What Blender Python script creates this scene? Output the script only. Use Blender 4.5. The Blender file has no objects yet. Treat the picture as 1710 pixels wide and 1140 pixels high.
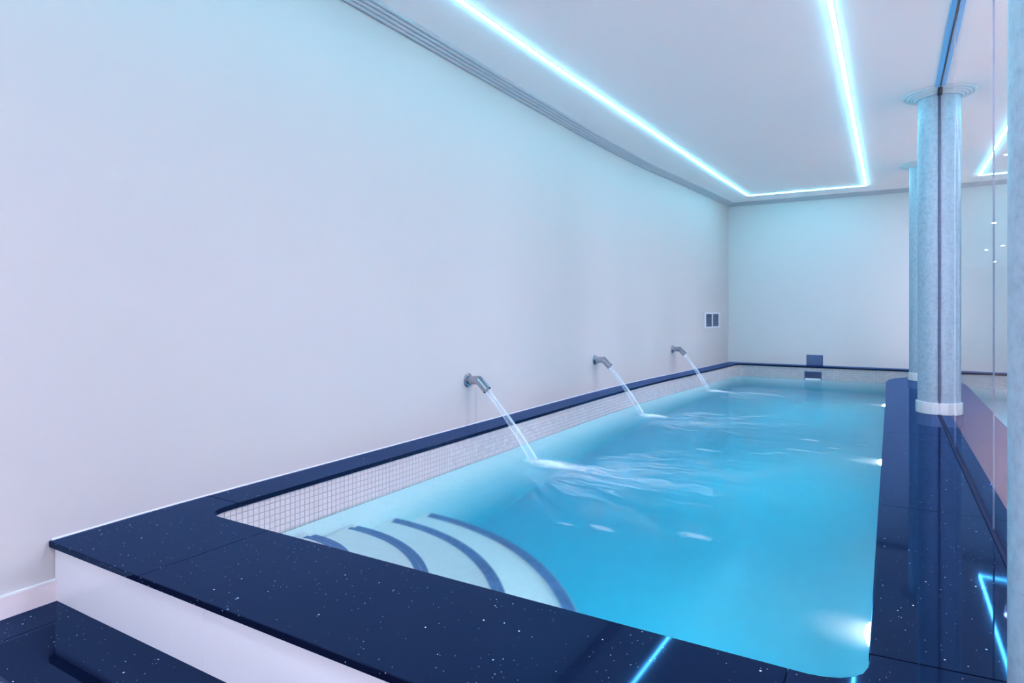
import bpy, bmesh, math, random
from mathutils import Vector, Matrix
random.seed(7)
scene = bpy.context.scene
C = scene.collection

# ------------------------------------------------------------------ camera, world, exposure
YAW = math.atan((1488 - 855) / 1054.0)
cam_d = bpy.data.cameras.new('camera')
cam = bpy.data.objects.new('camera', cam_d)
C.objects.link(cam)
cam.location = (0, 0, 0.75)                      # z = 0 is the top of the granite coping
cam.rotation_euler = (math.pi / 2, 0, YAW)
cam_d.sensor_width = 36.0
cam_d.lens = 36.0 * 1054.0 / 1710.0
cam_d.shift_y = -49.0 / 1710.0
cam_d.clip_start = 0.02
scene.camera = cam

world = bpy.data.worlds.new('world')
scene.world = world
world.use_nodes = True
world.node_tree.nodes['Background'].inputs[0].default_value = (0.02, 0.03, 0.05, 1)
world.node_tree.nodes['Background'].inputs[1].default_value = 1.0

vs = scene.view_settings
vs.view_transform = 'Standard'
vs.look = 'None'
vs.gamma = 1.0
vs.use_curve_mapping = False
vs.exposure = 0.0
scene.cycles.use_denoising = True
scene.cycles.max_bounces = 9
scene.cycles.diffuse_bounces = 4
scene.cycles.glossy_bounces = 4
scene.cycles.transmission_bounces = 6
scene.cycles.use_adaptive_sampling = True
scene.cycles.adaptive_threshold = 0.02
scene.cycles.transparent_max_bounces = 16
scene.cycles.sample_clamp_indirect = 20.0
scene.cycles.use_light_tree = False

LED_COLOR, LED_POWER = (0.19, 0.75, 1.0), 54.0
HALL_COLOR, HALL_POWER = (0.83, 0.75, 0.98), 1030.0
POOL_LAMP_COLOR, POOL_LAMP_POWER = (0.88, 0.98, 0.96), 420.0

# ------------------------------------------------------------------ helpers
def lin(r, g, b):
    f = lambda c: (c / 255 / 12.92) if c / 255 <= 0.04045 else ((c / 255 + 0.055) / 1.055) ** 2.4
    return (f(r), f(g), f(b), 1)

def mat(name, color=(0.8, 0.8, 0.8, 1), rough=0.5, metal=0.0, spec=0.5, ior=1.5):
    m = bpy.data.materials.new(name)
    m.use_nodes = True
    p = m.node_tree.nodes['Principled BSDF']
    p.inputs['Base Color'].default_value = color
    p.inputs['Roughness'].default_value = rough
    p.inputs['Metallic'].default_value = metal
    p.inputs['Specular IOR Level'].default_value = spec
    p.inputs['IOR'].default_value = ior
    return m

def N(m, kind, **kw):
    n = m.node_tree.nodes.new(kind)
    for k, v in kw.items():
        if hasattr(n, k):
            setattr(n, k, v)
        else:
            n.inputs[k].default_value = v
    return n

def L(m, a, b):
    m.node_tree.links.new(a, b)

def P(m):
    return m.node_tree.nodes['Principled BSDF']

def pos(m):
    return N(m, 'ShaderNodeNewGeometry').outputs['Position']

def math_node(m, op, a, b=None, clamp=False):
    n = N(m, 'ShaderNodeMath', operation=op)
    n.use_clamp = clamp
    for i, v in enumerate((a, b)):
        if v is None:
            continue
        if isinstance(v, (int, float)):
            n.inputs[i].default_value = v
        else:
            L(m, v, n.inputs[i])
    return n.outputs[0]

def ramp(m, fac, stops):
    n = N(m, 'ShaderNodeValToRGB')
    e = n.color_ramp.elements
    while len(e) < len(stops):
        e.new(0.5)
    for el, (p, c) in zip(e, stops):
        el.position = p
        el.color = c if len(c) == 4 else (*c, 1)
    L(m, fac, n.inputs[0])
    return n.outputs[0]

def bump(m, height, strength, dist=0.01):
    b = N(m, 'ShaderNodeBump')
    b.inputs['Strength'].default_value = strength
    b.inputs['Distance'].default_value = dist
    L(m, height, b.inputs['Height'])
    L(m, b.outputs[0], P(m).inputs['Normal'])

def link(name, me, m=None, parent=None, smooth=False):
    o = bpy.data.objects.new(name, me)
    C.objects.link(o)
    if m is not None and not me.materials:
        me.materials.append(m)
    if parent is not None:
        o.parent = parent
    if smooth:
        for p in me.polygons:
            p.use_smooth = True
    return o

def tag(o, label=None, cat=None, group=None, kind=None):
    if label: o['label'] = label
    if cat: o['category'] = cat
    if group: o['group'] = group
    if kind: o['kind'] = kind
    return o

def empty(name, loc=(0, 0, 0), rz=0.0):
    o = bpy.data.objects.new(name, None)
    C.objects.link(o)
    o.location = loc
    o.rotation_euler = (0, 0, rz)
    o.empty_display_size = 0.05
    return o

class MB:
    """collects geometry, builds one mesh object"""
    def __init__(self):
        self.v, self.f = [], []

    def add(self, vs_, fs_):
        o = len(self.v)
        self.v += [tuple(q) for q in vs_]
        self.f += [tuple(o + i for i in f) for f in fs_]
        return self

    def box(self, x0, x1, y0, y1, z0, z1):
        v = [(x, y, z) for z in (z0, z1) for y in (y0, y1) for x in (x0, x1)]
        return self.add(v, [(0, 2, 3, 1), (4, 5, 7, 6), (0, 1, 5, 4), (2, 6, 7, 3), (0, 4, 6, 2), (1, 3, 7, 5)])

    def prism(self, pts, z0, z1):
        n = len(pts)
        a = sum(pts[i][0] * pts[(i + 1) % n][1] - pts[(i + 1) % n][0] * pts[i][1] for i in range(n))
        if a < 0:
            pts = pts[::-1]
        v = [(x, y, z0) for x, y in pts] + [(x, y, z1) for x, y in pts]
        f = [tuple(range(n - 1, -1, -1)), tuple(range(n, 2 * n))]
        f += [(i, (i + 1) % n, n + (i + 1) % n, n + i) for i in range(n)]
        return self.add(v, f)

    def strip(self, profile, path, closed_profile=True):
        """sweep a closed profile [(offset to the right of travel, z)] along a plan path"""
        n, k = len(path), len(profile)
        vv = []
        for i, (x, y) in enumerate(path):
            a = Vector(path[max(i - 1, 0)]); b = Vector(path[min(i + 1, n - 1)])
            t = (b - a).normalized()
            if 0 < i < n - 1:
                t1 = (Vector(path[i]) - a).normalized(); t2 = (b - Vector(path[i])).normalized()
                t = (t1 + t2).normalized()
                mit = 1 / max(0.3, t.dot(t1))
            else:
                mit = 1
            nx, ny = t.y * mit, -t.x * mit
            vv += [(x + nx * o, y + ny * o, z) for o, z in profile]
        f = []
        for i in range(n - 1):
            for j in range(k):
                j2 = (j + 1) % k
                f.append((i * k + j, i * k + j2, (i + 1) * k + j2, (i + 1) * k + j))
        f.append(tuple(range(k - 1, -1, -1)))
        f.append(tuple((n - 1) * k + j for j in range(k)))
        return self.add(vv, f)

    def lathe(self, prof, seg=48, a0=0.0, a1=2 * math.pi):
        """prof [(r, z)] around z"""
        full = abs(a1 - a0 - 2 * math.pi) < 1e-6
        n = seg if full else seg + 1
        k = len(prof)
        vv = []
        for i in range(n):
            a = a0 + (a1 - a0) * i / seg
            vv += [(r * math.cos(a), r * math.sin(a), z) for r, z in prof]
        f = []
        for i in range(seg):
            i2 = (i + 1) % n
            for j in range(k - 1):
                f.append((i * k + j, i2 * k + j, i2 * k + j + 1, i * k + j + 1))
        return self.add(vv, f)

    def tube(self, pts, radii, seg=12, cap=True):
        pts = [Vector(p) for p in pts]
        n = len(pts)
        if isinstance(radii, (int, float)):
            radii = [radii] * n
        ref = Vector((0, 1, 0))
        vv = []
        for i, p in enumerate(pts):
            t = (pts[min(i + 1, n - 1)] - pts[max(i - 1, 0)]).normalized()
            u = ref.cross(t)
            if u.length < 1e-3:
                u = Vector((0, 0, 1)).cross(t)
            u.normalize(); w = t.cross(u)
            if 0 < i < n - 1:
                d = max(0.4, t.dot((pts[i] - pts[i - 1]).normalized()))
            else:
                d = 1.0
            for j in range(seg):
                a = 2 * math.pi * j / seg
                vv.append(p + (u * math.cos(a) / d + w * math.sin(a)) * radii[i])
        f = []
        for i in range(n - 1):
            for j in range(seg):
                j2 = (j + 1) % seg
                f.append((i * seg + j, i * seg + j2, (i + 1) * seg + j2, (i + 1) * seg + j))
        if cap:
            f.append(tuple(range(seg - 1, -1, -1)))
            f.append(tuple((n - 1) * seg + j for j in range(seg)))
        return self.add(vv, f)

    def mesh(self, name, bevel=0.0, segs=2, fix=True):
        me = bpy.data.meshes.new(name)
        me.from_pydata(self.v, [], self.f)
        if fix or bevel:
            bm = bmesh.new(); bm.from_mesh(me)
            bmesh.ops.recalc_face_normals(bm, faces=bm.faces)
            if bevel:
                es = [e for e in bm.edges if len(e.link_faces) == 2 and e.calc_face_angle(0) > 0.6]
                bmesh.ops.bevel(bm, geom=es, offset=bevel, segments=segs, affect='EDGES', profile=0.6)
            bm.to_mesh(me); bm.free()
        me.update()
        return me

    def build(self, name, m, parent=None, bevel=0.0, segs=2, smooth=False, fix=True):
        return link(name, self.mesh(name, bevel, segs, fix), m, parent, smooth)

def shade_auto(o, ang=0.6):
    me = o.data
    for p in me.polygons:
        p.use_smooth = True
    bm = bmesh.new(); bm.from_mesh(me)
    for e in bm.edges:
        if len(e.link_faces) == 2 and e.calc_face_angle(0) > ang:
            e.smooth = False
    bm.to_mesh(me); bm.free()
    return o

# ------------------------------------------------------------------ materials
def m_paint(name, col, bs=0.12, rough=0.62):
    m = mat(name, col, rough, spec=0.3)
    p = pos(m)
    n1 = N(m, 'ShaderNodeTexNoise', Scale=9.0, Detail=6.0, Roughness=0.6)
    L(m, p, n1.inputs['Vector'])
    n2 = N(m, 'ShaderNodeTexNoise', Scale=1.1, Detail=3.0)
    L(m, p, n2.inputs['Vector'])
    h = math_node(m, 'ADD', math_node(m, 'MULTIPLY', n1.outputs[0], 0.25), n2.outputs[0])
    bump(m, h, bs, 0.012)
    return m

def add_stains(m, spots):
    p = pos(m)
    sep = N(m, 'ShaderNodeSeparateXYZ'); L(m, p, sep.inputs[0])
    n = N(m, 'ShaderNodeTexNoise', Scale=14.0, Detail=3.0); L(m, p, n.inputs['Vector'])
    tot = None
    for y0, wd in spots:
        d = math_node(m, 'ABSOLUTE', math_node(m, 'SUBTRACT', sep.outputs[1], y0))
        d = math_node(m, 'ADD', d, math_node(m, 'MULTIPLY', math_node(m, 'SUBTRACT', n.outputs[0], 0.5), wd))
        f1 = N(m, 'ShaderNodeMapRange'); f1.inputs['From Min'].default_value = wd; f1.inputs['From Max'].default_value = 0.0
        L(m, d, f1.inputs[0])
        f2 = N(m, 'ShaderNodeMapRange'); f2.inputs['From Min'].default_value = 0.27; f2.inputs['From Max'].default_value = 0.22
        L(m, sep.outputs[2], f2.inputs[0])
        v_ = math_node(m, 'MULTIPLY', f1.outputs[0], f2.outputs[0])
        tot = v_ if tot is None else math_node(m, 'ADD', tot, v_, clamp=True)
    mx = N(m, 'ShaderNodeMix', data_type='RGBA')
    L(m, math_node(m, 'MULTIPLY', tot, 0.35), mx.inputs[0])
    mx.inputs[6].default_value = P(m).inputs['Base Color'].default_value
    mx.inputs[7].default_value = (0.30, 0.33, 0.38, 1)
    L(m, mx.outputs[2], P(m).inputs['Base Color'])

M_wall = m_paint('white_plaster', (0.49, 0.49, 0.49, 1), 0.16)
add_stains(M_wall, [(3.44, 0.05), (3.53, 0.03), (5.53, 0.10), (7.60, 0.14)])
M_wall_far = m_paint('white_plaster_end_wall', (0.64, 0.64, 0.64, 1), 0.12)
M_ceiling = m_paint('white_ceiling_paint', (0.93, 0.93, 0.93, 1), 0.05)
M_trim = mat('white_plaster_moulding', (0.46, 0.50, 0.55, 1), 0.6, spec=0.3)
M_capital = mat('white_plaster_capital', (0.74, 0.75, 0.77, 1), 0.5, spec=0.3)
M_base_ring = mat('white_skirting', (0.80, 0.80, 0.80, 1), 0.25)
M_grout = mat('grey_grout', (0.30, 0.29, 0.31, 1), 0.8)
M_hall_wall = m_paint('warm_white_paint', (0.82, 0.76, 0.70, 1), 0.05)
M_hall_floor = mat('beige_marble_floor', (0.50, 0.35, 0.27, 1), 0.3)
M_steel = mat('polished_stainless_steel', (0.42, 0.43, 0.50, 1), 0.10, metal=1.0)
M_steel_soft = mat('brushed_stainless_steel', (0.13, 0.19, 0.33, 1), 0.3, metal=1.0)
M_dark = mat('dark_rubber_sealant', (0.012, 0.012, 0.022, 1), 0.45)
M_seal = mat('blue_grey_silicone', (0.05, 0.05, 0.13, 1), 0.35)
M_joint = mat('pale_blue_silicone', (0.14, 0.20, 0.30, 1), 0.4)
M_channel = mat('blue_anodised_channel', (0.14, 0.48, 0.85, 1), 0.5, metal=0.0)
M_white_plastic = mat('white_plastic', (0.78, 0.79, 0.80, 1), 0.35)
M_vent_dark = mat('dark_duct', (0.02, 0.03, 0.06, 1), 0.7)
M_vent_frame = mat('pale_vent_frame', (0.62, 0.64, 0.68, 1), 0.45)
M_slat = mat('grey_blue_slat', (0.15, 0.19, 0.31, 1), 0.4)
M_aluminium = mat('white_aluminium_profile', (0.75, 0.76, 0.78, 1), 0.35)

def emissive(name, col, power):
    m = bpy.data.materials.new(name)
    m.use_nodes = True
    nt = m.node_tree
    nt.nodes.remove(nt.nodes['Principled BSDF'])
    e = nt.nodes.new('ShaderNodeEmission')
    e.inputs[0].default_value = (*col, 1)
    e.inputs[1].default_value = power
    nt.links.new(e.outputs[0], nt.nodes['Material Output'].inputs[0])
    return m

M_led = emissive('cool_led_light', LED_COLOR, LED_POWER)
M_down = emissive('warm_downlight', HALL_COLOR, HALL_POWER)
M_pool_lamp = emissive('white_pool_lamp', POOL_LAMP_COLOR, POOL_LAMP_POWER)

def m_granite(name, rough):
    m = mat(name, (0.006, 0.007, 0.014, 1), rough, ior=1.55)
    p = pos(m)
    base = N(m, 'ShaderNodeTexNoise', Scale=220.0, Detail=2.0)
    L(m, p, base.inputs['Vector'])
    col = ramp(m, base.outputs[0], [(0.0, (0.003, 0.006, 0.021)), (1.0, (0.003, 0.006, 0.021))])
    acc = col
    for sc, thr, rad, br in ((60.0, 0.80, 0.15, 0.75), (135.0, 0.87, 0.20, 0.45)):
        v = N(m, 'ShaderNodeTexVoronoi', feature='F1')
        v.inputs['Scale'].default_value = sc
        L(m, p, v.inputs['Vector'])
        sep = N(m, 'ShaderNodeSeparateColor')
        L(m, v.outputs['Color'], sep.inputs[0])
        pick = math_node(m, 'GREATER_THAN', sep.outputs[0], thr)
        size = math_node(m, 'MULTIPLY', sep.outputs[1], rad)
        dot = math_node(m, 'LESS_THAN', v.outputs['Distance'], size)
        fac = math_node(m, 'MULTIPLY', pick, dot)
        mx = N(m, 'ShaderNodeMix', data_type='RGBA')
        L(m, fac, mx.inputs[0])
        L(m, acc, mx.inputs[6])
        tint = ramp(m, sep.outputs[2], [(0.0, (br * 0.35, br * 0.75, br)), (0.35, (br, br, br)), (1.0, (br, br * 0.92, br * 0.95))])
        L(m, tint, mx.inputs[7])
        acc = mx.outputs[2]
    nt = m.node_tree
    nt.nodes.remove(P(m))
    df = N(m, 'ShaderNodeBsdfDiffuse'); L(m, acc, df.inputs[0])
    gl = N(m, 'ShaderNodeBsdfGlossy'); gl.inputs['Color'].default_value = (0.28, 0.50, 1.0, 1)
    fr = N(m, 'ShaderNodeFresnel'); fr.inputs['IOR'].default_value = 1.45
    mx = N(m, 'ShaderNodeMixShader')
    L(m, math_node(m, 'MULTIPLY', fr.outputs[0], 0.78), mx.inputs[0]); L(m, df.outputs[0], mx.inputs[1]); L(m, gl.outputs[0], mx.inputs[2])
    L(m, mx.outputs[0], nt.nodes['Material Output'].inputs[0])
    n = N(m, 'ShaderNodeTexNoise', Scale=7.0, Detail=4.0)
    L(m, p, n.inputs['Vector'])
    r = N(m, 'ShaderNodeMapRange')
    r.inputs['To Min'].default_value = rough * 0.7
    r.inputs['To Max'].default_value = rough * 1.5
    L(m, n.outputs[0], r.inputs[0])
    L(m, r.outputs[0], gl.inputs['Roughness'])
    return m

M_granite = m_granite('black_sparkle_granite', 0.038)
M_granite_step = m_granite('black_sparkle_granite_polished', 0.02)

def m_tile(name, c0, c1, rough=0.22):
    m = mat(name, c0, rough)
    oi = N(m, 'ShaderNodeNewGeometry')
    col = ramp(m, oi.outputs['Random Per Island'], [(0.0, c0), (1.0, c1)])
    L(m, col, P(m).inputs['Base Color'])
    return m

M_tile = m_tile('white_glass_mosaic', (0.48, 0.46, 0.47, 1), (0.55, 0.53, 0.54, 1))
M_tile_blue = m_tile('navy_glass_mosaic', (0.06, 0.15, 0.34, 1), (0.10, 0.21, 0.44, 1))

def m_pool_lining(ca, cb, cm):
    """white mosaic lining under water, pieces too blurred to tell apart"""
    m = mat('white_pool_lining', (0.80, 0.80, 0.80, 1), 0.4)
    p = pos(m)
    br = N(m, 'ShaderNodeTexBrick')
    br.offset = 0.0
    br.inputs['Scale'].default_value = 1.0
    br.inputs['Brick Width'].default_value = 0.0265
    br.inputs['Row Height'].default_value = 0.0265
    br.inputs['Mortar Size'].default_value = 0.0012
    br.inputs['Color1'].default_value = ca
    br.inputs['Color2'].default_value = cb
    br.inputs['Mortar'].default_value = cm
    L(m, p, br.inputs['Vector'])
    L(m, br.outputs[0], P(m).inputs['Base Color'])
    return m
M_lining = m_pool_lining((0.92, 0.90, 0.90, 1), (0.88, 0.87, 0.88, 1), (0.76, 0.76, 0.78, 1))
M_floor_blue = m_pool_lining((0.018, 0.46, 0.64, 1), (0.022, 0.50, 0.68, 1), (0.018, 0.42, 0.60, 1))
def m_depth_fade():
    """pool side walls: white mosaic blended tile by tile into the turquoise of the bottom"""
    m = mat('white_to_turquoise_depth_fade', (0.8, 0.8, 0.8, 1), 0.4)
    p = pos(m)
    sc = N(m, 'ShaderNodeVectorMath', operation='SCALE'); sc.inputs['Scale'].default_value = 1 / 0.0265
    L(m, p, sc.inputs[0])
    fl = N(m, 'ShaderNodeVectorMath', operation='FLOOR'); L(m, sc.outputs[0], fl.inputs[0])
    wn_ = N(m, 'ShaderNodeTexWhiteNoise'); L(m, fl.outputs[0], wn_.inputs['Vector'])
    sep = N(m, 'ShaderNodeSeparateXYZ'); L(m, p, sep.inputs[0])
    mr = N(m, 'ShaderNodeMapRange'); mr.inputs['From Min'].default_value = -0.45; mr.inputs['From Max'].default_value = -1.30  # fade of the water with depth, painted into the wall colour
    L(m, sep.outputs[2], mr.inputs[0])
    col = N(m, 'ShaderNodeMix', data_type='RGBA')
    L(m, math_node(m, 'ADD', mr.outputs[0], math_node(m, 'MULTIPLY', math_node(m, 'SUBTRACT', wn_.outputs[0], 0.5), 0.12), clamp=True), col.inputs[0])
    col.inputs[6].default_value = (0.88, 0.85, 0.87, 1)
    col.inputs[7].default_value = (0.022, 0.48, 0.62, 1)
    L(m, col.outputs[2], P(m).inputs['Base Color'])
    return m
M_pool_body = m_depth_fade()

def m_pillar():
    m = mat('painted_speckled_concrete', (0.66, 0.66, 0.67, 1), 0.34)
    p = pos(m)
    n = N(m, 'ShaderNodeTexNoise', Scale=38.0, Detail=7.0, Roughness=0.7)
    L(m, p, n.inputs['Vector'])
    col = ramp(m, n.outputs[0], [(0.30, (0.30, 0.36, 0.43)), (0.50, (0.40, 0.48, 0.56)), (0.72, (0.47, 0.55, 0.63))])
    v = N(m, 'ShaderNodeTexVoronoi')
    v.inputs['Scale'].default_value = 14.0
    L(m, p, v.inputs['Vector'])
    sep = N(m, 'ShaderNodeSeparateColor')
    L(m, v.outputs['Color'], sep.inputs[0])
    pit = math_node(m, 'MULTIPLY', math_node(m, 'GREATER_THAN', sep.outputs[0], 0.72),
                    math_node(m, 'LESS_THAN', v.outputs['Distance'], math_node(m, 'MULTIPLY', sep.outputs[1], 0.085)))
    mx = N(m, 'ShaderNodeMix', data_type='RGBA')
    L(m, pit, mx.inputs[0]); L(m, col, mx.inputs[6])
    mx.inputs[7].default_value = (0.10, 0.11, 0.17, 1)
    L(m, mx.outputs[2], P(m).inputs['Base Color'])
    n2 = N(m, 'ShaderNodeTexNoise', Scale=70.0, Detail=4.0)
    L(m, p, n2.inputs['Vector'])
    bump(m, n2.outputs[0], 0.18, 0.006)
    return m
M_pillar = m_pillar()

def m_glass():
    """clear sheet glass: Fresnel mirror plus straight-through view on the outer side of each face"""
    m = bpy.data.materials.new('clear_sheet_glass')
    m.use_nodes = True
    nt = m.node_tree
    nt.nodes.remove(nt.nodes['Principled BSDF'])
    out = nt.nodes['Material Output']
    lw = N(m, 'ShaderNodeLayerWeight'); lw.inputs['Blend'].default_value = 0.5
    refl = math_node(m, 'ADD', 0.08, math_node(m, 'MULTIPLY', 0.92, math_node(m, 'POWER', lw.outputs['Facing'], 1.6)))
    tr = N(m, 'ShaderNodeBsdfTransparent'); tr.inputs[0].default_value = (0.97, 0.985, 0.99, 1)
    gl = N(m, 'ShaderNodeBsdfGlossy'); gl.inputs['Roughness'].default_value = 0.0
    gl.inputs['Color'].default_value = (0.98, 0.99, 1, 1)
    g = N(m, 'ShaderNodeNewGeometry')
    front = math_node(m, 'SUBTRACT', 1.0, g.outputs['Backfacing'])
    fac = math_node(m, 'MULTIPLY', refl, front)
    mx = N(m, 'ShaderNodeMixShader')
    L(m, fac, mx.inputs[0]); L(m, tr.outputs[0], mx.inputs[1]); L(m, gl.outputs[0], mx.inputs[2])
    L(m, mx.outputs[0], out.inputs[0])
    return m
M_glass = m_glass()

# where the three jets strike the water
WATER_Z = -0.183
HITS = [(-1.87, 3.42), (-1.90, 5.47), (-1.83, 7.58)]

def m_water():
    m = bpy.data.materials.new('turquoise_pool_water')
    m.use_nodes = True
    nt = m.node_tree
    nt.nodes.remove(nt.nodes['Principled BSDF'])
    out = nt.nodes['Material Output']
    p = pos(m)
    mp = N(m, 'ShaderNodeMapping'); mp.inputs['Scale'].default_value = (0.8, 2.0, 1.0)
    L(m, p, mp.inputs['Vector'])
    n = N(m, 'ShaderNodeTexNoise', Scale=2.6, Detail=5.0, Roughness=0.55, Distortion=0.6)
    L(m, mp.outputs[0], n.inputs['Vector'])
    bp = N(m, 'ShaderNodeBump'); bp.inputs['Strength'].default_value = 0.10; bp.inputs['Distance'].default_value = 0.05
    L(m, n.outputs[0], bp.inputs['Height'])
    fr = N(m, 'ShaderNodeFresnel'); fr.inputs['IOR'].default_value = 1.13
    gl = N(m, 'ShaderNodeBsdfGlossy'); gl.inputs['Roughness'].default_value = 0.16; gl.inputs['Color'].default_value = (0.78, 0.93, 1, 1)
    rf = N(m, 'ShaderNodeBsdfRefraction'); rf.inputs['Roughness'].default_value = 0.13; rf.inputs['IOR'].default_value = 1.333
    for q in (fr, gl):
        L(m, bp.outputs[0], q.inputs['Normal'])
    mx = N(m, 'ShaderNodeMixShader')
    L(m, fr.outputs[0], mx.inputs[0]); L(m, rf.outputs[0], mx.inputs[1]); L(m, gl.outputs[0], mx.inputs[2])
    L(m, mx.outputs[0], out.inputs['Surface'])
    vol = N(m, 'ShaderNodeVolumeAbsorption')
    vol.inputs['Color'].default_value = (0.70, 0.93, 0.98, 1)
    vol.inputs['Density'].default_value = 1.0
    sca = N(m, 'ShaderNodeVolumeScatter')
    sca.inputs['Color'].default_value = (0.60, 0.90, 1.0, 1)
    sca.inputs['Density'].default_value = 0.06
    sca.inputs['Anisotropy'].default_value = 0.35
    add = N(m, 'ShaderNodeAddShader')
    L(m, vol.outputs[0], add.inputs[0]); L(m, sca.outputs[0], add.inputs[1])
    L(m, add.outputs[0], out.inputs['Volume'])
    return m
M_water = m_water()

def m_jet():
    m = mat('streaming_water', (0.80, 0.92, 1.0, 1), 0.7, spec=0.1)
    p = P(m)
    p.inputs['Alpha'].default_value = 0.22
    return m
M_jet = m_jet()

def m_foam():
    """foam film: streaks fanning out along the flow, a dense patch where the jet strikes"""
    m = mat('white_foam_film', (0.88, 0.94, 1.0, 1), 0.7, spec=0.1)
    tc = N(m, 'ShaderNodeTexCoord')
    rnd = N(m, 'ShaderNodeObjectInfo').outputs['Random']
    def noise(vec, scale, detail, rough=0.6, dist=0.0):
        n = N(m, 'ShaderNodeTexNoise', Scale=scale, Detail=detail, Roughness=rough, Distortion=dist)
        n.noise_dimensions = '4D'
        L(m, vec, n.inputs['Vector']); L(m, math_node(m, 'MULTIPLY', rnd, 40.0), n.inputs['W'])
        return n.outputs[0]
    def remap(v_, a, b, c=0.0, d=1.0, smooth=True):
        r = N(m, 'ShaderNodeMapRange')
        r.interpolation_type = 'SMOOTHSTEP' if smooth else 'LINEAR'
        for k_, q in (('From Min', a), ('From Max', b), ('To Min', c), ('To Max', d)):
            r.inputs[k_].default_value = q
        L(m, v_, r.inputs[0])
        return r.outputs[0]
    sx = N(m, 'ShaderNodeSeparateXYZ')
    L(m, tc.outputs['Object'], sx.inputs[0])
    x, y = sx.outputs[0], sx.outputs[1]
    wob = math_node(m, 'MULTIPLY', math_node(m, 'SUBTRACT', noise(tc.outputs['Object'], 3.0, 3.0), 0.5), 0.5)
    x0 = math_node(m, 'ADD', x, 0.25)
    y0 = math_node(m, 'ADD', y, math_node(m, 'MULTIPLY', wob, x0))
    r = math_node(m, 'SQRT', math_node(m, 'ADD', math_node(m, 'MULTIPLY', x0, x0), math_node(m, 'MULTIPLY', y0, y0)))
    ang = math_node(m, 'ARCTAN2', y0, x0)
    cv = N(m, 'ShaderNodeCombineXYZ')
    L(m, math_node(m, 'MULTIPLY', ang, 7.0), cv.inputs[0])
    L(m, math_node(m, 'MULTIPLY', r, 1.5), cv.inputs[1])
    streak = remap(noise(cv.outputs[0], 1.9, 3.5, 0.5, 0.3), 0.42, 0.85)
    fade = math_node(m, 'MULTIPLY', remap(r, 0.38, 0.62), remap(r, 2.0, 0.45, 0.0, 0.40))
    fan = remap(math_node(m, 'ABSOLUTE', ang), 1.05, 0.45)
    inside = math_node(m, 'MULTIPLY', remap(math_node(m, 'ABSOLUTE', y), 0.98, 0.70), remap(x, 1.72, 1.2))
    a_st = math_node(m, 'MULTIPLY', math_node(m, 'MULTIPLY', streak, fade), math_node(m, 'MULTIPLY', fan, inside))
    # dense patch, drawn out along the flow
    u = math_node(m, 'DIVIDE', math_node(m, 'SUBTRACT', x, 0.10), 0.26)
    w = math_node(m, 'DIVIDE', y, 0.13)
    q = math_node(m, 'SQRT', math_node(m, 'ADD', math_node(m, 'MULTIPLY', u, u), math_node(m, 'MULTIPLY', w, w)))
    q = math_node(m, 'ADD', q, math_node(m, 'MULTIPLY', math_node(m, 'SUBTRACT', noise(tc.outputs['Object'], 6.0, 5.0, 0.6), 0.5), 1.3))
    core = remap(q, 1.0, 0.0, 0.0, 0.62)
    # thin veil of bubbles around it
    u2 = math_node(m, 'DIVIDE', math_node(m, 'SUBTRACT', x, 0.30), 0.75)
    w2_ = math_node(m, 'DIVIDE', y, 0.55)
    q2 = math_node(m, 'SQRT', math_node(m, 'ADD', math_node(m, 'MULTIPLY', u2, u2), math_node(m, 'MULTIPLY', w2_, w2_)))
    veil = math_node(m, 'MULTIPLY', remap(q2, 1.0, 0.1, 0.0, 0.30), remap(noise(tc.outputs['Object'], 2.6, 5.0, 0.6, 1.0), 0.38, 0.75))
    edge = remap(x, -0.23, -0.08)
    a = math_node(m, 'ADD', math_node(m, 'ADD', a_st, core), veil, clamp=True)
    L(m, math_node(m, 'MULTIPLY', a, edge), P(m).inputs['Alpha'])
    return m
M_foam = m_foam()

# ------------------------------------------------------------------ plan of the room
ZC = 2.3775                      # ceiling
YF = 9.86                        # far wall
XG = 0.303                       # glass line
_W = [(-3.6, -2.366), (0.6, -2.366), (0.99, -2.367), (1.22, -2.386), (1.55, -2.398), (2.4, -2.402), (5.1, -2.404), (5.75, -2.394),
      (6.35, -2.372), (6.9, -2.338), (7.7, -2.268), (8.57, -2.198), (9.3, -2.143), (9.86, -2.106)]

def wall_x(y):
    pts = _W
    if y <= pts[0][0]: return pts[0][1]
    for i in range(len(pts) - 1):
        (y0, x0), (y1, x1) = pts[i], pts[i + 1]
        if y <= y1:
            h = y1 - y0
            def slope(k):
                if k <= 0 or k >= len(pts) - 1:
                    k0 = max(0, k - 1); k1 = min(len(pts) - 1, k + 1)
                else:
                    k0, k1 = k - 1, k + 1
                return (pts[k1][1] - pts[k0][1]) / (pts[k1][0] - pts[k0][0])
            m0, m1 = slope(i), slope(i + 1)
            t = (y - y0) / h
            return ((2*t**3 - 3*t*t + 1) * x0 + (t**3 - 2*t*t + t) * h * m0 + (-2*t**3 + 3*t*t) * x1 + (t**3 - t*t) * h * m1)
    (y0, x0), (y1, x1) = pts[-2], pts[-1]
    return x1 + (x1 - x0) / (y1 - y0) * (y - y1)

def frange(a, b, n):
    return [a + (b - a) * i / (n - 1) for i in range(n)]

def arc(cx, cy, r, a0, a1, n=10):
    return [(cx + r * math.cos(math.radians(a)), cy + r * math.sin(math.radians(a))) for a in frange(a0, a1, n)]

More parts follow.
